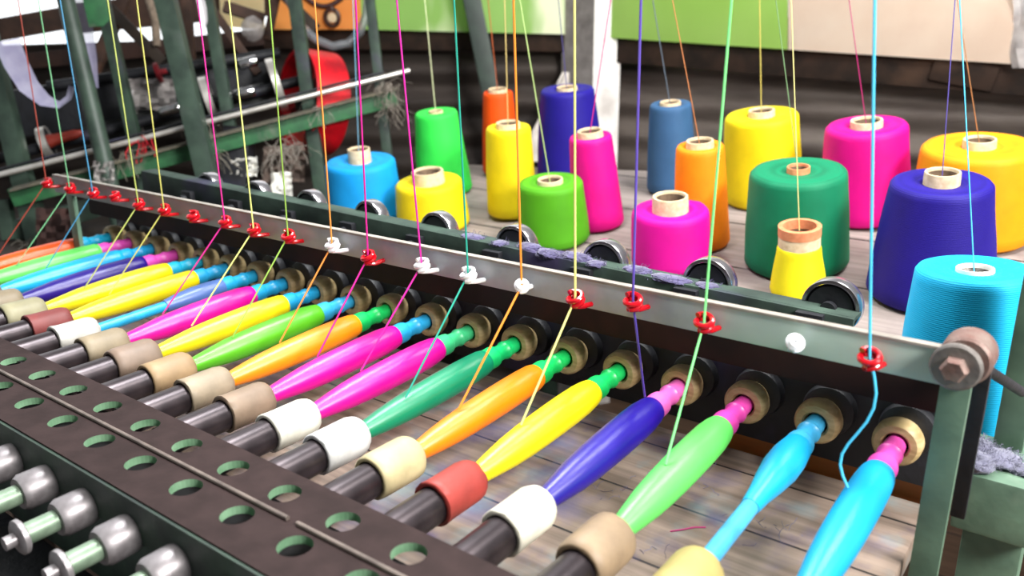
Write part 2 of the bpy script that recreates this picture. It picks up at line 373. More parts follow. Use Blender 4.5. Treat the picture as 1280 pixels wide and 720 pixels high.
# wooden planks low at the right
bm = BM(); box2(bm, (.9, -2.4, -4.6), (5.4, .85, -4.2), .05)
cr = thing('pallet', 'light brown wooden pallet low at the right beside the green machine foot', 'pallet', (3, 0, FLOOR))
obj('boards', bm, plank_mat('pallet boards', '#b98e68', '#94694a', width=1.1), cr)
for x in (1.2, 4.8):
    bm = BM(); box2(bm, (x-.25, -2.3, FLOOR), (x+.25, .8, -4.6)); obj('side', bm, TIMBER, cr)

# ------------------------------------------------------------------ the winding machine
wm = thing('winding_machine', 'dark green pirn winding machine with a row of twenty spindles and a grey guide rail', 'machine', (-9.3, -2, FLOOR))
XL, XR = -19.6, .7
bm = BM(); box2(bm, (XL, .58, -.76), (XR, .7, .7), .02); obj('spindle_plate', bm, mat('linty black plate', '#17181d', '#23242c', .6, scale=1.3, c3='#3a3a5a', bump=.4), wm)
bm = BM(); box2(bm, (XL+.2, -.18, .62), (XR-.25, .45, 1.28), .07); obj('carrier_tube', bm, TUBE, wm)
# guide rail: flat bar with a worn lip along its top edge
bm = BM(); box2(bm, (-19.25, -1.0, 1.32), (.55, -.9, 1.72), .01); rail = obj('guide_rail', bm, RAIL, wm)
bm = BM(); box2(bm, (-19.25, -1.02, 1.715), (.5, -.9, 1.755), .012); obj('rail_lip', bm, mat('bare lip', '#a39b91', '#857e76', .6, metal=.1, scale=2), rail)
pb = V((.66, -1.0, 1.58))
bm = BM(); lathe(bm, [(0, -.03), (.24, -.03), (.26, 0), (.26, .05), (.235, .07), (0, .07)], 32, axis_m(pb-V((0, .03, 0)), (0, -1, 0))); obj('washer', bm, mat('dusty washer', '#8a8580', '#6d6662', .6, metal=.3, scale=4, bump=.2), rail)
bm = BM(); lathe(bm, [(0, .05), (.14, .05), (.14, .16), (.11, .2), (0, .2)], 6, axis_m(pb-V((0, .03, 0)), (0, -1, 0))); obj('pivot_bolt', bm, RUST, rail, angle=20)
bm = BM(); lathe(bm, [(0, 0), (.24, 0), (.27, .03), (.27, .42), (.24, .45), (0, .45)], 32, axis_m(pb+V((.06, .46, .05)), (0, -1, 0))); obj('pivot_bush', bm, RUST, rail)
for x, lab in ((.7, 1), (-18.6, 0)):
    bm = BM(); bar(bm, (x-.02, -.93, 1.5), (x-.05, -.93, -1.6), .3, .1, up=(0, 1, 0), bev=.015); obj('swing_arm', bm, G_PAINT, wm)
bm = BM(); bar(bm, (.86, -.4, 1.5), (.83, -.2, -.6), .16, .1, up=(0, 1, 0), bev=.02); obj('link_bar', bm, BLACK, wm)
bm = BM(); tube(bm, [(.75, -.4, 1.45), (1.15, 1.35, .55)], .065, 12); obj('tie_rod', bm, BLACK, wm)
# foot block and corner post at the right end
bm = BM(); box2(bm, (.66, .74, -1.3), (1.62, 2.12, -.48), .05); box2(bm, (.8, .95, -5), (1.5, 2.0, -1.3), .04); obj('foot_block', bm, G_PAINT, wm)
pbse = on_z(1261, 556, -.48)
bm = BM(); bar(bm, (pbse.x, pbse.y, -.5), (pbse.x, pbse.y, 6), .36, .36, up=(0, 1, 0), bev=.06); obj('corner_post', bm, mat('corner post green', '#5f7a64', '#465b4c', .5, scale=1.4), wm)
for x in (-19.4, 1.1):
    for y in (-5.9, 1.5):
        bm = BM(); box2(bm, (x-.22, y-.22, FLOOR), (x+.22, y+.22, -.5 if x < 0 else -4.9), .03)
        if not (x > 0 and y < 0): obj('frame_leg', bm, G_DARK, wm)
        else: bm.free()
# drive bar with friction wheels behind the rail
b0, b1 = V((-1.0, 1.38, 1.1)), V((-19.4, 1.38, 1.52))
bm = BM(); bar(bm, b0-V((0, 0, .28)), b1-V((0, 0, .28)), .09, .56, bev=.015); bar(bm, b0+V((0, .2, -.03)), b1+V((0, .2, -.03)), .36, .07, bev=.015); obj('drive_bar', bm, mat('drive bar green', '#43544a', '#2d3833', .7, spec=.2, scale=1.1, c3='#423c58', bump=.2), wm)
for k in range(9):
    x = -1.44-1.95*k; z = 1.08+.015*k; wy = 1.86
    bm = BM(); lathe(bm, [(.1, .02), (.33, .02), (.36, -.02), (.37, .05)], 36, axis_m((x, wy-.12, z), (0, -1, 0))); lathe(bm, [(0, .05), (.12, .05), (.12, .16), (0, .16)], 20, axis_m((x, wy-.12, z), (0, -1, 0)))
    w = obj('drive_wheel', bm, BLACK, wm)
    bm = BM(); lathe(bm, [(.37, -.11), (.42, -.11), (.43, -.09), (.43, .13), (.42, .15), (.37, .15), (.36, 0), (.37, -.11)], 44, axis_m((x, wy, z), (0, -1, 0))); obj('rim', bm, mat('dull chrome', '#d6d2d4', '#a19ca3', .24, metal=.95, scale=2), w)
    bm = BM(); box2(bm, (x-.35, 1.2, z-.32), (x+.05, 1.34, z+.02), .03); lathe(bm, [(0, 0), (.09, 0), (.09, .14), (0, .16)], 16, axis_m((x-.18, 1.2, z-.16), (0, -1, 0))); obj('bearing_block', bm, BLACK, w)
# spindle cups: turned wooden rings in front of black collars
cup_me = None
for n in range(20):
    c = V((-n, 0, 0))
    bm = BM(); lathe(bm, [(.14, .16), (.155, .015), (.18, -.01), (.258, .0), (.292, .04), (.302, .1), (.302, .22), (.27, .3), (.22, .38), (.18, .5), (0, .5)], 36, axis_m(c, (0, 1, 0)))
    cu = obj('spindle_cup', bm, WOODCUP, wm)
    bm = BM(); lathe(bm, [(0, .4), (.24, .4), (.34, .44), (.36, .5), (.36, .6), (0, .6)], 32, axis_m(c+V((.03, 0, .03)), (0, 1, 0))); obj('bearing_collar', bm, BLACK, cu)
    bm = BM(); lathe(bm, [(.155, .13), (0, .13)], 20, axis_m(c, (0, 1, 0))); obj('socket_shade', bm, DARKHOLE, cu)  # near-black disc paints the shade inside the cup
# plungers with worn sleeves
SL = ['#b9ab7a', '#b9a765', '#9b8468', '#ece7d4', '#a83c34', '#cdbf92', '#dcdcda', '#e6e3d4', '#8f7a66', '#a1917a', '#a68a66', '#8d7868', '#97886f', '#c9c6be', '#823a38', '#a29c7c', '#97886f', '#8f8270', '#97886f', '#8f8270']
PZ = lambda y: .2*(y/3.5)
for n in range(20):
    o = V((-n, -3.5, -.2))
    bm = BM(); lathe(bm, [(0, .55), (.18, .55), (.218, .58), (.222, .64), (.222, 1.75), (0, 1.75)], 28, axis_m(o, (0, -1, -.02))); pl = obj('plunger', bm, DSTEEL, wm)
    k = random.uniform(-.015, .015)
    bm = BM(); lathe(bm, [(.08, .05), (.1, .005), (.14, 0), (.235, .012), (.273+k, .07), (.287+k, .15), (.285+k, .66+k), (.28, .76+k), (.258, .775+k), (.225, .77+k), (.22, .6)], 28, axis_m(o, (0, -1, 0)))
    for v in bm.verts:
        v.co += V((random.uniform(-1, 1), random.uniform(-1, 1), random.uniform(-1, 1)))*.004
    c = SL[n]
    obj('sleeve', bm, mat('sleeve '+c, c, '#%02x%02x%02x' % tuple(int(int(c[i:i+2], 16)*.8) for i in (1, 3, 5)), .55, scale=1.7, c3='#%02x%02x%02x' % tuple(int(int(c[i:i+2], 16)*.68) for i in (1, 3, 5)), bump=.12), pl, angle=60)
# perforated brown cover along the front
bm = BM(); pit = .957; x0 = -3.3+.5*pit+3*pit; zc = .05; th = .1; nh = 17
def cell(xa, xb, ya, yb, hx, hy, r=.185, seg=24):
    rect = []
    for k in range(seg):
        a = 2*PI*k/seg+PI/4; cx, cy = math.cos(a), math.sin(a); s = max(abs(cx), abs(cy))
        rect.append(((xa+xb)/2+(xb-xa)/2*cx/s, (ya+yb)/2+(yb-ya)/2*cy/s))
    circ = [(hx+r*math.cos(2*PI*k/seg+PI/4), hy+r*math.sin(2*PI*k/seg+PI/4)) for k in range(seg)]
    for z, top in ((zc, 1), (zc-th, 0)):
        A = [bm.verts.new((*p, z)) for p in rect]; B = [bm.verts.new((*p, z)) for p in circ]
        for k in range(seg):
            bm.faces.new((A[k], A[(k+1) % seg], B[(k+1) % seg], B[k]))
        if top: T = B
    for k in range(seg):
        f = bm.faces.new((T[k], T[(k+1) % seg], B[(k+1) % seg], B[k])); f.material_index = 1
for k in range(nh):
    xa = x0-(k+1)*pit; xb = x0-k*pit
    cell(xa, xb, -5.69, -5.0, (xa+xb)/2, -5.36); cell(xa, xb, -6.42, -5.69, (xa+xb)/2-.06, -5.95)
xe = x0-nh*pit
bmesh.ops.remove_doubles(bm, verts=bm.verts[:], dist=.0005)
box2(bm, (xe, -5.06, -.04), (x0, -5.0, zc-.005))
fc = obj('front_cover', bm, BROWN, wm, mats2=[mat('green edge', '#7fa383', '#5f8465', .5, scale=3)], smooth=False)
bm = BM(); tube(bm, [(xe, -5.69, zc+.02), (-4.75, -5.69, zc+.02)], .028, 8); tube(bm, [(-4.6, -5.69, zc+.02), (x0, -5.69, zc+.02)], .028, 8); obj('seam_wire', bm, mat('dull wire', '#8a7d74', '#6b605a', .5, metal=.3, scale=4), fc)
bm = BM(); box2(bm, (xe, -6.3, -1.7), (x0, -6.16, -.45), .02); box2(bm, (xe, -6.46, -.5), (x0, -6.42, zc-.02)); obj('front_apron', bm, G_DARK, wm)
bm = BM(); box2(bm, (xe, -6.4, -.56), (x0, -4.95, -.5)); obj('cover_shade_sheet', bm, DARKHOLE, wm)  # near-black sheet added as the darkness seen through the holes
# plunger tails below the cover
for k in range(13):
    c = V((-2.78-.96*k, -6.5, -.42)); d = (0, -1, -.03)
    bm = BM(); lathe(bm, [(0, -.1), (.21, -.1), (.235, .0), (.235, .28), (.2, .34), (0, .34)], 24, axis_m(c, d)); t = obj('plunger_tail', bm, STEEL, wm)
    bm = BM(); lathe(bm, [(0, .3), (.13, .3), (.13, .7), (0, .7)], 20, axis_m(c, d)); obj('shaft', bm, mat('pale green shaft', '#8fa58d', '#6d806c', .4, metal=.3, scale=4), t)
    bm = BM(); lathe(bm, [(0, .7), (.18, .7), (.21, .72), (.21, .77), (.18, .79), (.08, .8), (.08, .92), (0, .92)], 24, axis_m(c, d)); obj('collar', bm, STEEL, t)
bm = BM(); box2(bm, (xe, -7.0, -2.1), (x0, -6.3, -1.75), .05); obj('front_ledge', bm, BLACK, wm)

# pigtail guides along the rail
EYE = [(1087, 448), (994, 428), (880, 403), (791, 377), (719, 373), (652, 357), (585, 343), (527, 331), (460, 321), (415, 306), (360, 295), (317, 287), (281, 277), (241, 270), (205, 262), (173, 255), (143, 245), (116, 241), (87, 235), (58, 228)]
WH = {1, 5, 6, 7, 9}
EP = []
for n, (px, py) in enumerate(EYE):
    c = on_y(px, py, -1.24); EP.append(c)
    face = n in (1, 5)
    tilt = (-Fw*.8+Up*.3).normalized() if face else V((random.uniform(-.15, .2), -.35+random.uniform(-.1, .15), 1)).normalized()
    x = (V((1, 0, 0))-tilt*tilt.x).normalized(); y = tilt.cross(x)
    Rr = .085 if face else .098; pts = []
    turns = 2.2 if face else 1.75
    for i in range(37):
        t = i/36; a = -PI*.55+2*PI*turns*(1-t)
        q_ = Rr*(1-.45*(1-t)) if face else Rr; pts.append(c+x*q_*math.cos(a)+y*q_*math.sin(a)+tilt*(.13*(.5-t)*(.3 if face else 1)))
    last = pts[-1]
    pts += [V((last.x+.01, last.y+.06, last.z)), V((last.x+.02, -.97, last.z))] if face else [last+V((.05, .05, -.01)), last+V((.1, .14, -.02)), V((last.x+.13, -.97, min(1.66, max(1.38, last.z-.03))))]
    bm = BM(); tube(bm, pts, .042 if face else .037, 8)
    g = obj('guide_eye', bm, WHITEWIRE if n in WH else REDWIRE, rail); g['label'] = 'white glazed pigtail guide' if n in WH else 'red glazed pigtail guide'

# ------------------------------------------------------------------ pirns
Y_, LM, CY, OR, LG, MG, IN, TE, PK, GR, BL, SLT, ORR, OLV = '#ecd80c', '#62d860', '#12a6da', '#fa8606', '#66dc60', '#e00094', '#200c8c', '#04885f', '#e24fae', '#14c45e', '#1f9fd4', '#5070b0', '#ff5a0c', '#55b41e'
PIRN = [  # yarn, head, tip, fill, words
 (CY, PK, PK, 'full', 'cyan pirn with a pink head, rightmost of the row next to the green swing arm'),
 (CY, '#3fb0e2', '#49a9da', 'start', 'barely wound cyan pirn with most of its blue tube bare, second from the right'),
 (LM, '#e045a8', LM, 'full', 'light green pirn with a magenta-pink head and brown sleeve'),
 (IN, '#ee6cc0', IN, 'full', 'indigo pirn with a pink head, in a cream sleeve near the right'),
 ('#f6e410', GR, '#f6e410', 'full', 'yellow pirn with a green head, held in the brick-red sleeve in front'),
 (OR, GR, GR, 'full', 'orange pirn with a green head, between the yellow and teal pirns'),
 (TE, '#12c46a', GR, 'full', 'teal green pirn with a green head, in a white sleeve'),
 (MG, '#3fc07e', '#3fd08a', 'full', 'magenta pirn with a pale green head, beside the teal pirn'),
 (MG, '#2aa8e0', MG, 'full', 'magenta pirn with a cyan head, beside the orange pirn mid-row'),
 ('#ff920c', GR, '#ff920c', 'full', 'orange pirn with a green head, between the olive-green and magenta pirns'),
 (OLV, '#38ace0', OLV, 'full', 'grass green pirn with a blue head, mid-row'),
 (Y_, BL, Y_, 'full', 'yellow pirn with a blue head, between the grass green and magenta pirns'),
 (MG, BL, MG, 'full', 'magenta pirn with a blue head, towards the left of the row'),
 (SLT, '#22a4d4', '#22a4d4', 'half', 'half-wound slate blue pirn with its front tube bare'),
 (Y_, '#2399cc', '#3a9fc8', 'full', 'yellow pirn touching the slate blue pirn, in the white sleeve'),
 (Y_, '#1fa6c8', '#1fa6c8', 'full', 'yellow pirn beside the dark indigo pirn at the left'),
 ('#230a7c', '#d84bb0', '#e04bb0', 'full', 'indigo pirn with a pink head, towards the left end'),
 ('#16a8e4', '#1ea2dc', '#16a8e4', 'full', 'all-cyan pirn beside the light green pirn at the left end'),
 (LG, '#d84bb0', LG, 'full', 'light green pirn with a pink head, second from the left end'),
 (ORR, '#12a6d0', ORR, 'full', 'orange-red pirn with a cyan head, at the left end of the row')]
def plastic(c): return mat('plastic '+c, c, '#%02x%02x%02x' % tuple(int(int(c[i:i+2], 16)*.86) for i in (1, 3, 5)), .38, scale=3)
pax = V((0, -3.5, -.2)).normalized(); pq = V((0, 0, 1)).rotation_difference(pax)
def prof_full(fat, thin_tip):
    st = [(0.0, .76), (.165, .77), (.192, .79), (.21, .88), (.225*fat, 1.1), (.231*fat, 1.4), (.231*fat, 1.75), (.226*fat, 2.1), (.216*fat, 2.45), (.196*fat, 2.8), (.166, 3.12), (.137, 3.35), (.12, 3.47), (0, 3.48)]
    return st
for n, (yc, hc, tc, fill, lab) in enumerate(PIRN):
    p = thing('pirn', lab, 'pirn', (-n, 0, 0), 'wound pirns in the winding machine'); p.rotation_mode = 'QUATERNION'; p.rotation_quaternion = pq
    bm = BM()
    if fill == 'full':
        fat = random.uniform(.97, 1.06); pr = prof_full(fat, .11)
    elif fill == 'start': pr = [(0, .62), (.16, .63), (.185, .7), (.218, 1.0), (.22, 1.3), (.18, 1.65), (.135, 1.95), (.118, 2.15), (.108, 2.25), (0, 2.25)]
    else: pr = [(0, .7), (.15, .72), (.18, .8), (.2, 1.1), (.195, 1.5), (.16, 1.85), (.12, 2.1), (0, 2.12)]
    lathe(bm, pr, 40); obj('yarn_winding', bm, yarn('pirn yarn '+yc, yc, freq=26, rough=.33, bump=.12, dark=.8, spec=.75, sheen=.1), p, local=True, angle=50)
    bm = BM(); lathe(bm, [(0, -.1), (.12, -.1), (.13, .0), (.135, .2), (.15, .22), (.155, .27), (.135, .3), (.13, .4), (.135, .5), (.17, .54), (.18, .6), (.178, .8), (0, .82)], 28)
    obj('pirn_head', bm, plastic(hc), p, local=True)
    bm = BM(); lathe(bm, [(0, 1.8), (.1, 1.82), (.102, 3.62), (0, 3.62)] if fill != 'full' else [(0, 3.3), (.115, 3.32), (.112, 3.62), (0, 3.62)], 24)
    obj('pirn_tip', bm, plastic(tc), p, local=True)

# ------------------------------------------------------------------ cones of yarn
# name: (top centre px), half width px, bottom centre x px, bottom edge y px, half width px, core half width px, core rise u, colours, words
MGC, YC = '#d60080', '#f2e010'
CONES = [
 ((451, 204), 44, 460, 291, 45, 14, .36, '#1198e0', CARD, 'short wide blue cone at the left end of the bench'),
 ((536, 228), 42, 543, 300, 45, 20, .3, '#e2ca0e', CARD, 'short yellow cone beside the blue cone, front left of the bench'),
 ((545, 141), 27, 557, 251, 34, 9, .03, '#35d84c', CARD, 'tall bright green cone behind the short yellow cone'),
 ((623, 117), 19, 628, 224, 24, 12, .1, '#f2500c', CARD, 'narrow orange-red cone at the back behind the tall yellow cone'),
 ((636, 161), 28.5, 641, 279, 31, 15, .12, '#e2ca0e', CARD, 'tall yellow cone between the bright green and grass green cones'),
 ((709, 113), 34, 714, 234, 42, 13, .06, '#1d1180', CARD, 'tall dark indigo cone at the back beside the pillar'),
 ((738, 170), 27, 748, 294, 32, 16, .14, MGC, CARD, 'tall narrow magenta cone in front of the indigo cone by the pillar'),
 ((688, 228), 41, 693, 318, 44, 16, .06, '#4c9a12', CARD, 'squat grass green cone in front of the tall narrow magenta cone'),
 ((838, 130), 26, 840, 248, 31, 13, .05, '#34597f', CARD, 'slate blue cone at the back right of the pillar'),
 ((875, 182), 30, 877, 319, 34, 17, .12, '#ff8a0a', CARD, 'tall narrow orange cone behind the short magenta cone'),
 ((838, 263), 48, 838, 350, 48, 22, .32, '#d40090', CARD, 'short wide magenta cone with a tall cardboard core, close behind the guide rail'),
 ((952, 144), 45, 953, 267, 47, 16, .12, '#e4cc0c', CARD, 'wide yellow cone at the back between the orange and dark green cones'),
 ((998, 213), 59, 994, 356, 62, 14, .08, '#067650', PEACH, 'large dark green cone with an orange core behind the small yellow cone'),
 ((999, 306), 27, 997, 382, 34, 25, .42, '#ecdc14', CARD, 'small yellow cone with a broad orange-rimmed core in front of the dark green cone'),
 ((1083, 158), 49, 1080, 291, 52, 19, .12, MGC, CARD, 'wide magenta cone at the back right between the dark green and indigo cones'),
 ((1177, 228), 60, 1160, 400, 73, 21, .2, '#1d0d7c', CARD, 'large indigo cone with cardboard core right of the dark green cone'),
 ((1224, 182), 66, 1210, 322, 70, 19, .14, '#f09a06', CARD, 'broad orange-yellow cone at the right edge behind the large indigo cone'),
 ((1212, 340), 69, 1198, 575, 80, 22, .0, '#12b4e6', PAPER, 'large cyan cone at the right end of the guide rail')]
CT = []
vh = lambda P: V((P.x-CAM.x, P.y-CAM.y, 0)).normalized()
for (tpx, ht, bx, by, hb, hc, rise, c, cm, lab) in CONES:
    yb = by-6
    for _ in range(12):
        P, nb = bench(bx, yb); rb = hb*depth(P)/FPX; dv = P-CAM; dv = (dv-nb*dv.dot(nb)).normalized(); yb += by-pix(P-dv*rb)[1]
    lo, hi = .2, 8
    for _ in range(40):
        h = (lo+hi)/2
        if pix(P+nb*h)[1] > tpx[1]: lo = h
        else: hi = h
    T = P+nb*h; rt = ht*depth(T)/FPX; rc = hc*depth(T)/FPX
    dx = (tpx[0]-pix(T)[0])*depth(T)/FPX
    dx = max(-h*math.tan(math.radians(3.5)), min(h*math.tan(math.radians(3.5)), dx))
    ax = (nb*h+_R*dx).normalized(); lean = math.atan2(abs(dx), h)
    base = P+nb*(rb*math.sin(lean)+.01)
    o = thing('yarn_cone', lab, 'cone of yarn', base, 'cones of yarn on the bench'); o.rotation_mode = 'QUATERNION'; o.rotation_quaternion = V((0, 0, 1)).rotation_difference(ax)
    prof = [(0, .03), (rb*.8, .03), (rb*.95, .05), (rb, .13)]
    for k in range(1, 9):
        t = k/9; prof.append((rb+(rt-rb)*t+.012*rb*math.sin(PI*t), .13+(h-.32)*t))
    prof += [(rt, h-.16), (rt*.985, h-.07), (rt*.93, h-.01), (rt*.8, h+.01), (min(rt*.79, max(rc*1.3, rt*.5)), h-.01), (min(rt*.78, rc*1.02), h-.05), (min(rt*.75, rc*.95), h-.3)]
    bm = BM(); lathe(bm, prof, 64)
    for v in bm.verts:
        a = math.atan2(v.co.y, v.co.x); k = 1+.006*math.sin(3*a+v.co.z*2)+.004*math.sin(7*a-v.co.z*5); v.co.x *= k; v.co.y *= k
    obj('yarn_package', bm, yarn('cone yarn '+c, c, freq=11, rough=.6, bump=.2, dark=.68, spec=.25, sheen=.3), o, local=True, angle=60)
    rcb = rc*1.5 if rc*1.5 < rb*.8 else rb*.8
    bm = BM(); zt_ = h+rise
    lathe(bm, [(rcb*.9, 0), (rcb, 0), (rcb, .03), (rc*1.02, h*.9), (rc, zt_-.03), (rc*.98, zt_), (rc*.86, zt_), (rc*.82, zt_-.04), (rc*.8, zt_-.9), (0, zt_-.9)], 40)
    cr_ = obj('core_tube', bm, cm, o, local=True)
    if 'orange-rimmed' in lab:
        bm = BM(); lathe(bm, [(rc*1.03, zt_-.2), (rc*1.035, zt_+.005), (rc*.9, zt_+.015), (rc*.8, zt_+.01), (rc*.78, zt_-.2)], 40); obj('orange_band', bm, PEACH, cr_, local=True)
    bm = BM(); lathe(bm, [(rc*.81, zt_-.06), (rc*.78, zt_-.86), (0, zt_-.86)], 30); obj('core_shade', bm, mat('core shade', '#7c6651', '#5f4d3d', .9, scale=6) if cm != PAPER else mat('shaded crinkled paper', '#b0a9a3', '#5a5552', .8, scale=9, bump=.5), cr_, local=True)  # lining colour carries the inner shade, and the grey shading of the paper
    CT.append(base+ax*zt_)

# ------------------------------------------------------------------ running yarn
def sag(a, b, k=10, s=0.): return [V(a).lerp(V(b), i/k)+V((0, 0, -s*math.sin(PI*i/k))) for i in range(k+1)]
def run(name, pts, r, c, lab, cat='yarn', group=None):
    bm = BM(); tube(bm, pts, r, 6); return tag(obj(name, bm, mat('strand '+c, c, rough=.6)), lab, cat, group)
# eye number: (pixel at top of the frame), (pixel where it meets the pirn), colour, words
FEED = {0: ((1094, -30), (1058, 606), '#46c0ea', 'cyan'), 2: ((917, -30), (832, 578), '#7ee887', 'light green'), 3: ((802, -30), (757, 480), '#5a45a8', 'violet'),
        4: ((718, -30), (651, 528), '#dcd880', 'pale yellow'), 5: ((641, -30), (573, 508), '#f08c28', 'orange'), 6: ((566, -30), (510, 498), '#1f9c86', 'teal'),
        7: ((493, -30), (450, 458), '#d81f9c', 'magenta'), 8: ((443, -30), (395, 440), '#d2148c', 'deep magenta'), 9: ((391, -30), (333, 418), '#e88e3c', 'faded orange'),
        10: ((334, -30), (285, 420), '#86ac44', 'olive green'), 11: ((283, -30), (228, 404), '#dbe07c', 'straw yellow'), 12: ((243, -30), (196, 385), '#cc1c84', 'dark magenta'),
        14: ((167, -30), (134, 362), '#b4b058', 'mustard yellow'), 15: ((130, -30), (101, 362), '#a3ae58', 'yellow-green'),
        17: ((70, -30), (48, 328), '#3a80a6', 'blue'), 18: ((43, -30), (10, 340), '#65a374', 'pale green'), 19: ((18, -30), (-4, 318), '#8a2f1e', 'rust red')}
for n, (tp, pp, c, w) in FEED.items():
    e0 = EP[n]; up = on_y(tp[0], tp[1], -1.24+.4)
    hit = on_z(pp[0], pp[1], .13); hit = V((min(-n+.1, max(-n-.14, hit.x)), max(-2.7, min(-.75, hit.y)), 0))
    hit.z = .2*hit.y/3.5+math.sqrt(max(.001, (.235 if hit.y < -.9 else .2)**2-(hit.x+n)**2))
    top = e0+(up-e0)*1.5
    lower = sag(e0, hit, 10, .12 if n == 0 else 0.)
    if n == 0: lower = [p+V((.13*math.sin(2*PI*i/10), 0, 0)) for i, p in enumerate(lower)]
    run('yarn_strand', [top]+sag(up, e0, 6)[0:]+lower[1:], .0165 if n < 6 else (.0145 if n < 10 else .0135), c, '%s yarn running down through the %s guide to its pirn' % (w, 'white' if n in WH else 'red'), group='yarns running through the guides to the pirns')
# fine yarn rising from cones
RISE = [((528, -30), 2, '#d9dfb0', 'pale green-white yarn rising from the tall bright green cone'), ((645, -30), 7, '#a8c078', 'thin pale green yarn rising from the squat grass green cone'),
        ((630, -30), 4, '#c9b070', 'thin dull yellow yarn rising from the tall yellow cone'), ((835, -30), 9, '#c07848', 'thin orange-brown yarn rising from the tall narrow orange cone'),
        ((811, -30), 8, '#5b6876', 'thin grey-blue yarn rising from the slate blue cone'), ((949, -30), 11, '#c8b85c', 'thin yellow yarn rising from the wide yellow cone'),
        ((966, -30), 12, '#6c8f62', 'thin dull green yarn rising from the large dark green cone'), ((988, -30), 13, '#dcd488', 'straw yarn rising from the small yellow cone'),
        ((1057, -30), 14, '#b01c6c', 'thin crimson yarn rising from the wide magenta cone'), ((1196, -30), 15, '#55489a', 'thin violet yarn rising from the large indigo cone'),
        ((1192, -30), 16, '#b07848', 'thin brown-orange yarn rising from the broad orange-yellow cone'), ((1198, -30), 17, '#3fb4e2', 'thin cyan yarn rising from the large cyan cone'),
        ((695, -30), 5, '#4a4480', 'thin dark violet yarn rising from the indigo cone by the pillar'), ((768, -30), 6, '#c01c74', 'thin crimson yarn rising from the tall narrow magenta cone'),
        ((440, -30), 0, '#6f9fb8', 'thin blue-grey yarn rising from the short blue cone'), ((607, -30), 3, '#b85a30', 'thin rust yarn rising from the narrow orange-red cone')]
for (tp, k, c, w) in RISE:
    b = CT[k]-V((0, 0, .1)); d = depth(b)*(.93 if k != 17 else 1.0); t = at(tp[0], tp[1], d)
    run('yarn_strand', [b+(t-b)*1.15]+sag(t, b, 6), .013 if d > 20 else .01, c, w, group='fine yarns rising from the cones')

# ------------------------------------------------------------------ green machine at the back left
lm = thing('loom_frame', 'green machine frame with polished rod and red drive wheel at the back left', 'machine', (-28, 8, FLOOR))
D = lambda x: 28+3*x/512
def pt(x, y, dd=0.): return at(x, y, D(x)+dd)
def u(px, x=200, dd=0.): return px*(D(x)+dd)/FPX
def lpost(x0, y0, x1, y1, w, m, dd=0., round_=False, name='post', reach=1.):
    bm = BM(); a, b = pt(x0, y0, dd), pt(x1, y1, dd); a = b+(a-b)*1.15; zb = -1.88; b = a+(b-a)*((zb-a.z)/(b.z-a.z))

    if round_: tube(bm, [a, b], u(w, x0, dd)/2, 16)
    else: bar(bm, a, b, u(w, x0, dd), u(w, x0, dd)*.8, up=tuple(Fw), bev=.03)
    return obj(name, bm, m, lm)
lpost(80, -10, 137, 228, 21, G_POST, -.9, True, reach=1.35)
lpost(205, -10, 262, 232, 24, G_POST, -.9, reach=1.3)
lpost(128, 0, 168, 172, 15, G_DARK, .9, reach=1.5)
lpost(262, 10, 288, 160, 14, G_POST, .9, reach=1.6)
lpost(368, -5, 403, 250, 16, G_DARK, .9, reach=1.25)
lpost(462, -5, 484, 190, 12, G_DARK, .9, reach=1.3)
lpost(-12, 60, 30, 230, 22, G_POST, .9, reach=1.3)
bm = BM(); tube(bm, [pt(-30, 226), pt(512, 88)], u(3.2), 14); rd = obj('polished_rod', bm, mat('bright rod', '#f4efe8', '#dcd6ce', .3, metal=.7, scale=2), lm)
bm = BM(); tube(bm, [pt(-30, 219, .3), pt(480, 90, .3)], u(1.6), 8); obj('guide_wire', bm, BLACK, lm)
bm = BM(); bar(bm, pt(15, 247, .4), pt(495, 121, .4), .35, u(22), bev=.03); cb = obj('cross_bar', bm, G_MID, lm)
bm = BM(); bar(bm, pt(15, 236.5, .25), pt(495, 110, .25), .8, .06); obj('dusty_ledge', bm, mat('dust', '#6f6a58', '#57534a', .9, scale=3, bump=.4), cb)
# line shaft with flanges and rollers
sd = (pt(360, 100, 2)-pt(40, 186, 2)).normalized()
bm = BM(); tube(bm, [pt(-20, 203, 2), pt(385, 98, 2)], u(7), 14); obj('line_shaft', bm, BLACK, lm)
bm = BM(); tube(bm, [pt(60, 108, 2.6), pt(350, 66, 2.6)], u(7), 14); obj('upper_shaft', bm, BLACK, lm)
for (x, y, r) in ((58, 178, 20), (166, 148, 25), (262, 124, 29), (346, 106, 33)):
    bm = BM(); R_ = u(r, x, 2); lathe(bm, [(0, -.12), (R_*.86, -.12), (R_*.88, .1), (0, .1)], 32, axis_m(pt(x, y, 2), sd)); fl = obj('flange', bm, BLACK, lm)
    bm = BM(); lathe(bm, [(R_*.86, -.14), (R_, -.14), (R_, .14), (R_*.86, .14), (R_*.86, -.14)], 40, axis_m(pt(x, y, 2), sd)); obj('flange_rim', bm, _mats['bright rod'], fl)
for (x, y, l, r) in ((212, 137, 26, 6.5), (306, 116, 26, 7.5), (310, 78, 24, 7.5), (92, 172, 0, 0)):
    if not l: continue
    bm = BM(); L_ = u(l)/2; R_ = u(r)
    lathe(bm, [(0, -L_), (R_*.9, -L_), (R_, -L_+.04), (R_, L_-.04), (R_*.9, L_), (0, L_)], 28, axis_m(pt(x, y, 1.6), sd)); obj('roller', bm, CHROME, lm)
bm = BM(); bar(bm, pt(-30, 150, 3.6), pt(345, 92, 3.6), 1.2, u(62), bev=.06); obj('gear_housing', bm, BLACK, lm)
bm = BM(); bar(bm, pt(110, 175, 2.8), pt(335, 118, 2.8), .5, u(36), bev=.06); obj('gear_cover', bm, mat('oily grey casting', '#2b2d2c', '#1b1c1c', .45, metal=.3, scale=1.2, c3='#4b4b46', bump=.4), lm)
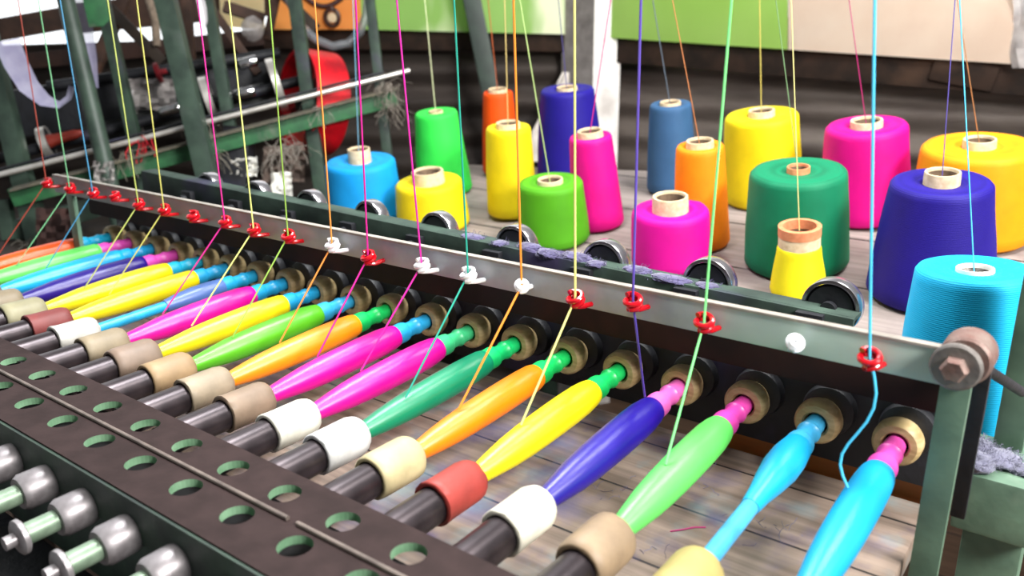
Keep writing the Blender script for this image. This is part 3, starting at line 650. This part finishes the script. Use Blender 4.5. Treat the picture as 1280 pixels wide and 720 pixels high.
# brown bobbin with red and copper winding on the left of the shaft
bm = BM(); L_ = u(42)/2; lathe(bm, [(0, -L_), (u(9), -L_), (u(7), -L_*.5), (u(6), L_*.6), (u(3), L_), (0, L_)], 24, axis_m(pt(82, 171, 1.7), sd)); obj('wound_bobbin', bm, yarn('copper yarn', '#8c2f22', freq=4), lm)
bm = BM(); lathe(bm, [(0, -.08), (.36, -.08), (.38, -.05), (.38, .06), (0, .06)], 28, axis_m(pt(198, 91, 1.8), sd)); lathe(bm, [(0, .05), (.1, .05), (.1, .3), (0, .3)], 20, axis_m(pt(198, 91, 1.8), sd)); obj('red_pulley', bm, mat('dull red paint', '#8f1420', '#6a0f19', .5, scale=3), lm)
# red drive wheel: wide rim, hub and spokes
wc = pt(388, 128, 2.2); wd = (Rt*.80+Fw*.6+Up*.02).normalized(); RW = u(64, 390, 2.2)
bm = BM(); lathe(bm, [(RW*.93, -.55), (RW, -.58), (RW, .75), (RW*.93, .75), (RW*.91, .1), (RW*.93, -.55)], 56, axis_m(wc, wd)); rw = obj('drive_wheel', bm, REDWHEEL, lm)
bm = BM(); lathe(bm, [(0, -.5), (.35, -.5), (.4, -.45), (.4, .5), (0, .5)], 24, axis_m(wc, wd)); obj('hub', bm, BLACK, rw)
bm = BM(); fx, fy = frame(wd)
for k in range(5):
    a = 2*PI*k/5+.3; dd = fx*math.cos(a)+fy*math.sin(a); bar(bm, wc+dd*.3, wc+dd*RW*.94, .3, .2, up=tuple(wd), bev=.03)
obj('spoke', bm, mat('dark red paint', '#7a0d18', '#5c0b13', .5, scale=3), rw)
bm = BM(); bar(bm, pt(300, 160, .8), pt(295, 235, .8), u(34), .8, up=tuple(Fw), bev=.03); obj('gear_box', bm, BLACK, lm)
bm = BM(); bar(bm, pt(106, 6, .7), pt(134, 4, .7), .3, u(54), bev=.02); obj('green_panel', bm, G_MID, lm)
bm = BM(); bar(bm, pt(15, 290, 1.2), pt(120, 258, 1.2), .4, u(26), bev=.03); bar(bm, pt(40, 240, 1), pt(51, 300, 1), u(18), .3, up=tuple(Fw), bev=.03); bar(bm, pt(5, 250, 1), pt(13, 300, 1), u(16), .3, up=tuple(Fw), bev=.03); obj('lower_frame', bm, G_POST, lm)

# loose timbers crossing the opening at the upper left
TB = [((135, 8), (204, 78), 13, 3.2, DTIMBER, 'dark timber brace slanting down to the right at the upper left'),
      ((160, -12), (116, 92), 15, 3.9, TIMBER, 'weathered timber brace crossing the dark one at the upper left'),
      ((233, 0), (241, 112), 12, 3.4, TIMBER, 'upright brown timber between the two right green posts at the upper left'),
      ((266, 12), (323, 92), 10, 2.9, TIMBER, 'thin brown stick slanting down beside the cream poster'),
      ((280, 8), (330, 24), 14, 4.3, TIMBER, 'short timber jutting right in front of the cream poster'),
      ((346, -8), (334, 50), 10, 4.4, TIMBER, 'upright brown timber left of the orange poster'),
      ((352, -8), (396, 36), 12, 3.9, DTIMBER, 'dark timber slanting across the left side of the orange poster'),
      ((186, 0), (196, 58), 10, 3.0, mat('bare rope', '#8a7a6a', '#6d5f52', .9, scale=6, bump=.4), 'thick frayed rope hanging over the beam at the upper left')]
for (a, b, w, dd, m, lab) in TB:
    bm = BM(); A, B = pt(*a, dd), pt(*b, dd)
    if 'rope' in lab: tube(bm, [A, A.lerp(B, .4)+Rt*.12, B], u(w, 190, dd)/2, 10)
    else: bar(bm, A, B, u(w, a[0], dd), u(w, a[0], dd)*.6, up=tuple(Fw), bev=.03)
    tag(obj('rope' if 'rope' in lab else 'timber_brace', bm, m), lab, 'rope' if 'rope' in lab else 'timber', None if 'rope' in lab else 'loose timbers at the upper left')
# lilac plastic strap looping down, and the clear hose loop
def ribbon(pts, w, dd, side):
    bm = BM(); ps = [pt(*p, dd) for p in pts]; grid = []
    for i, p in enumerate(ps):
        t = (ps[min(i+1, len(ps)-1)]-ps[max(i-1, 0)]).normalized(); s = (t.cross(Fw).normalized()*.8+Fw*side*.6)*u(w[i] if isinstance(w, list) else w, 60, dd)/2
        grid.append([p-s, p+s*.0+Fw*.05, p+s])
    sheet(bm, grid); bmesh.ops.subdivide_edges(bm, edges=bm.edges[:], cuts=1, smooth=.5); return bm
bm = ribbon([(8, 50), (20, 80), (36, 108), (56, 126), (74, 131), (86, 122), (90, 108)], [34, 32, 28, 20, 12, 12, 14], -.2, .5)
tag(obj('plastic_strap', bm, PLASTIC), 'translucent lilac plastic strap looping low between the leftmost posts', 'plastic strap')
bm = ribbon([(96, -12), (106, 30), (113, 70), (118, 110)], [22, 22, 18, 12], 1.6, .3)
tag(obj('plastic_strap', bm, PLASTIC), 'hanging lilac plastic strap directly right of the round leftmost post', 'plastic strap')
bm = ribbon([(248, -12), (253, 10), (255, 26), (252, 40)], [12, 13, 11, 6], .7, .2)
tag(obj('plastic_strap', bm, mat('white plastic', '#f1eef0', '#e2dde2', .4, scale=3, alpha=.85)), 'white plastic strip hanging beside the magenta yarn at the upper left', 'plastic strap')
bm = BM(); tube(bm, [pt(*p, 2.4) for p in ((352, -20), (366, 10), (378, 34), (396, 50), (416, 58), (436, 54), (450, 40), (458, 18), (461, -20))], u(5.5, 400, 2.4), 12)
tag(obj('hose', bm, HOSE), 'loop of grey translucent hose hanging across the orange poster', 'hose')
bm = BM(); bmesh.ops.create_icosphere(bm, subdivisions=3, radius=1, matrix=Matrix.Translation(pt(316, 36, 4.0)) @ Matrix.Diagonal((.55, .4, .5, 1)))
for v in bm.verts: v.co += V((random.uniform(-1, 1),)*3)*.03
tag(obj('plastic_bag', bm, CLEAR), 'small knotted clear plastic bag hanging in front of the cream poster', 'bag')

# papers and rags below the machine
def crumple(name, px, py, w, h, dep, m, lab, cat, amp=.12):
    bm = BM(); grid = []
    for j in range(9):
        grid.append([at(px-w/2+w*i/8+random.uniform(-1, 1), py-h/2+h*j/8+random.uniform(-1, 1), dep+random.uniform(-amp, amp)) for i in range(9)])
    sheet(bm, grid); return tag(obj(name, bm, m, angle=20), lab, cat)
crumple('paper', 352, 232, 26, 34, 29, PAPER, 'crumpled white paper left of the short blue cone', 'paper')
crumple('paper', 305, 208, 34, 24, 30.2, PAPER, 'white scrap of paper under the green cross bar', 'paper')
crumple('sack', 355, 205, 52, 46, 30.6, mat('brown sacking', '#6b5a50', '#463a34', .85, scale=2), 'brown crumpled sacking hanging under the cross bar', 'sack', .3)
crumple('plastic_sheet', 190, 118, 60, 40, 31.2, CLEAR, 'crumpled clear plastic film among the rollers', 'plastic sheet', .3)
crumple('plastic_sheet', 130, 215, 26, 26, 27.6, CLEAR, 'clear plastic scrap at the left end of the guide rail', 'plastic sheet', .2)
crumple('sack', 70, 290, 50, 60, 27.5, mat('rust rag', '#3f2621', '#2b1b18', .9, scale=1, bump=.4), 'rust-brown rag under the left end of the guide rail', 'sack', .3)
bm = BM(); grid = [[V((-6.9+.12*i+random.uniform(-.03, .03), -7.0+.1*j, -1.45+random.uniform(-.12, .12)-.03*j)) for i in range(11)] for j in range(8)]
sheet(bm, grid); tag(obj('plastic_sheet', bm, CLEAR, angle=20), 'crumpled clear plastic below the plunger tails at the lower left', 'plastic sheet')

# tangled waste yarn and lint: nobody could count the strands
def tangle(name, spots, c, lab, cat, kind='stuff', r=.012):
    bm = BM()
    for (P, rad, drop, cnt) in spots:
        for _ in range(cnt):
            p = P+V((random.gauss(0, rad), random.gauss(0, rad), random.uniform(-.1, .1))); pts = [p]; d = V((random.uniform(-1, 1), random.uniform(-1, 1), random.uniform(-1.2, .5 if drop else 1))).normalized()
            st = .16 if drop else .09
            for k in range(8):
                d = (d+V((random.uniform(-1, 1), random.uniform(-1, 1), random.uniform(-1, 1)))*.55+V((0, 0, -.25*drop))).normalized(); p = p+d*st*(.6+rad); pts.append(p)
            tube(bm, pts, r, 3, cap=False)
    return tag(obj(name, bm, mat('waste '+c, c, rough=.9)), lab, cat, kind=kind)
tangle('waste_yarn', [(pt(248, 150), .16, 1, 26), (pt(262, 190), .2, 1, 20), (pt(160, 190), .2, 1, 20)], '#8d8678', 'grey waste yarn hanging from the green cross bar at the left', 'waste yarn', r=.009)
tangle('waste_yarn', [(pt(345, 185), .25, 1, 30), (pt(370, 180), .2, 1, 16), (pt(400, 130), .15, 1, 10)], '#9c948a', 'grey waste yarn hanging from the cross bar below the red wheel', 'waste yarn', r=.009)
tangle('waste_yarn', [(pt(487, 105), .22, 1, 40), (pt(487, 130), .2, 1, 20)], '#857c72', 'knot of grey waste yarn at the end of the polished rod', 'waste yarn', r=.012)
tangle('waste_yarn', [(pt(178, 172), .12, 1, 10)], '#b01222', 'red yarn knotted round the polished rod', 'waste yarn', r=.022)
tangle('waste_yarn', [(pt(40, 300, .6), .35, 1, 30)], '#77736a', 'grey waste yarn draped on the frame at the left edge', 'waste yarn', r=.014)
def lint(spots, c, lab, cnt=160, r=.008):
    bm = BM()
    for (P, sx, sy, sz) in spots:
        for _ in range(cnt):
            p = P+V((random.gauss(0, sx), random.gauss(0, sy), abs(random.gauss(0, sz)))); pts = [p]; d = V((random.gauss(0, 1), random.gauss(0, 1), random.gauss(0, .6))).normalized()
            for k in range(5):
                d = (d+V((random.gauss(0, .6), random.gauss(0, .6), random.gauss(0, .5)))).normalized(); p = p+d*.045; pts.append(p)
            tube(bm, pts, r, 3, cap=False)
    return tag(obj('lint', bm, mat('lint '+c, c, rough=.95)), lab, 'lint', kind='stuff')
def fluff(blobs, c, lab, strands=60):
    """soft lumps of lint with loose fibres standing off them"""
    bm = BM()
    for (P, sx, sy, sz) in blobs:
        r = bmesh.ops.create_icosphere(bm, subdivisions=4, radius=1)
        for v in r['verts']:
            n = v.co.copy(); k = 1+.06*math.sin(n.x*7+P.x*9)*math.sin(n.y*6+1)+.06*math.sin(n.z*5+n.x*4)+random.uniform(-.06, .05)
            v.co = P+V((n.x*sx, n.y*sy, n.z*sz))*k
        for _ in range(strands):
            d = V((random.gauss(0, 1), random.gauss(0, 1), abs(random.gauss(0, 1)))).normalized(); p = P+V((d.x*sx, d.y*sy, d.z*sz)); pts = [p]
            for k in range(4):
                d = (d+V((random.gauss(0, .6), random.gauss(0, .6), random.gauss(0, .5)))).normalized(); p = p+d*.022; pts.append(p)
            tube(bm, pts, .003, 3, cap=False)
    return tag(obj('lint', bm, mat('lint '+c, c, '#%02x%02x%02x' % tuple(int(int(c[i:i+2], 16)*.78) for i in (1, 3, 5)), .95, scale=5, bump=.35, sheen=.4)), lab, 'lint', kind='stuff')
fluff([(V((.84, .98, -.4)), .2, .24, .13), (V((1.08, 1.3, -.42)), .24, .26, .1), (V((.8, 1.5, -.42)), .16, .22, .11), (V((1.35, 1.2, -.45)), .2, .16, .07)], '#77768c', 'grey-violet lint heaped on the green foot block', 160)
bz = lambda x: 1.1+(-1.0-x)*.0228
fluff([(V((x, 1.48+oy, bz(x)-.01)), sx_, .17, h_) for x, sx_, oy, h_ in ((-3.3, .22, .03, .05), (-3.9, .4, -.02, .07), (-4.55, .3, .05, .09), (-5.3, .2, -.03, .06), (-5.75, .34, .03, .12), (-6.3, .26, -.04, .1), (-6.75, .3, .04, .12), (-7.4, .18, 0, .06), (-8.1, .3, .03, .07))], '#524b72', 'violet lint along the top of the dark drive bar', 26)
lint([(V((x, y, TZ+.01)), .3, .2, .005) for x, y in ((-1.2, -1.2), (-2.6, -.6), (-1.5, -2.6), (-3.5, -1.6))], '#77738c', 'thin violet lint scattered on the wooden table', 14, .004)
run('yarn_strand', [on_z(838, 664, TZ+.01), on_z(853, 662, TZ+.01), on_z(868, 659, TZ+.01), on_z(882, 659, TZ+.01)], .01, '#c03a7a', 'short scrap of pink yarn lying on the wooden table', 'yarn')

# ------------------------------------------------------------------ light
w = bpy.data.worlds.new('sky'); sc.world = w; w.use_nodes = True; N = w.node_tree.nodes; L = w.node_tree.links
bg = N['Background']; tc = N.new('ShaderNodeTexCoord'); dv = N.new('ShaderNodeVectorMath'); dv.operation = 'DOT_PRODUCT'
L.new(tc.outputs['Generated'], dv.inputs[0]); g = V((-.85, .45, .15)).normalized(); dv.inputs[1].default_value = g
mr = N.new('ShaderNodeMapRange'); mr.inputs['From Min'].default_value = .62; mr.inputs['From Max'].default_value = .9; mr.inputs['To Min'].default_value = .24; mr.inputs['To Max'].default_value = 1.9
L.new(dv.outputs['Value'], mr.inputs['Value']); L.new(mr.outputs[0], bg.inputs['Strength']); bg.inputs['Color'].default_value = (.95, .98, 1, 1)
def area(name, loc, to, size, power, c=(1, 1, 1)):
    d = bpy.data.lights.new(name, 'AREA'); d.shape = 'DISK'; d.size = size*S; d.energy = power; d.color = c
    o = bpy.data.objects.new(name, d); col.objects.link(o); o.location = V(loc)*S; o.rotation_mode = 'QUATERNION'; o.rotation_quaternion = (V(to)-V(loc)).to_track_quat('-Z', 'Y')
    return o
area('key_light', (17, -3, 15), (-4, 5, 0), 8, 52, (1, .98, .95))
area('overhead_fill', (-9, 1, 15), (-7, -2, 0), 5, 16, (.97, .99, 1))  # area light added for the highlight streaks along the pirns
area('wall_fill', (4, 8, 22), (-12, 22, 3), 10, 36, (1, .99, .97))  # fill added to brighten the back wall, no lamp hangs there
sc.view_settings.view_transform = 'Standard'; sc.view_settings.look = 'None'; sc.view_settings.exposure = -.1; sc.view_settings.gamma = 1.
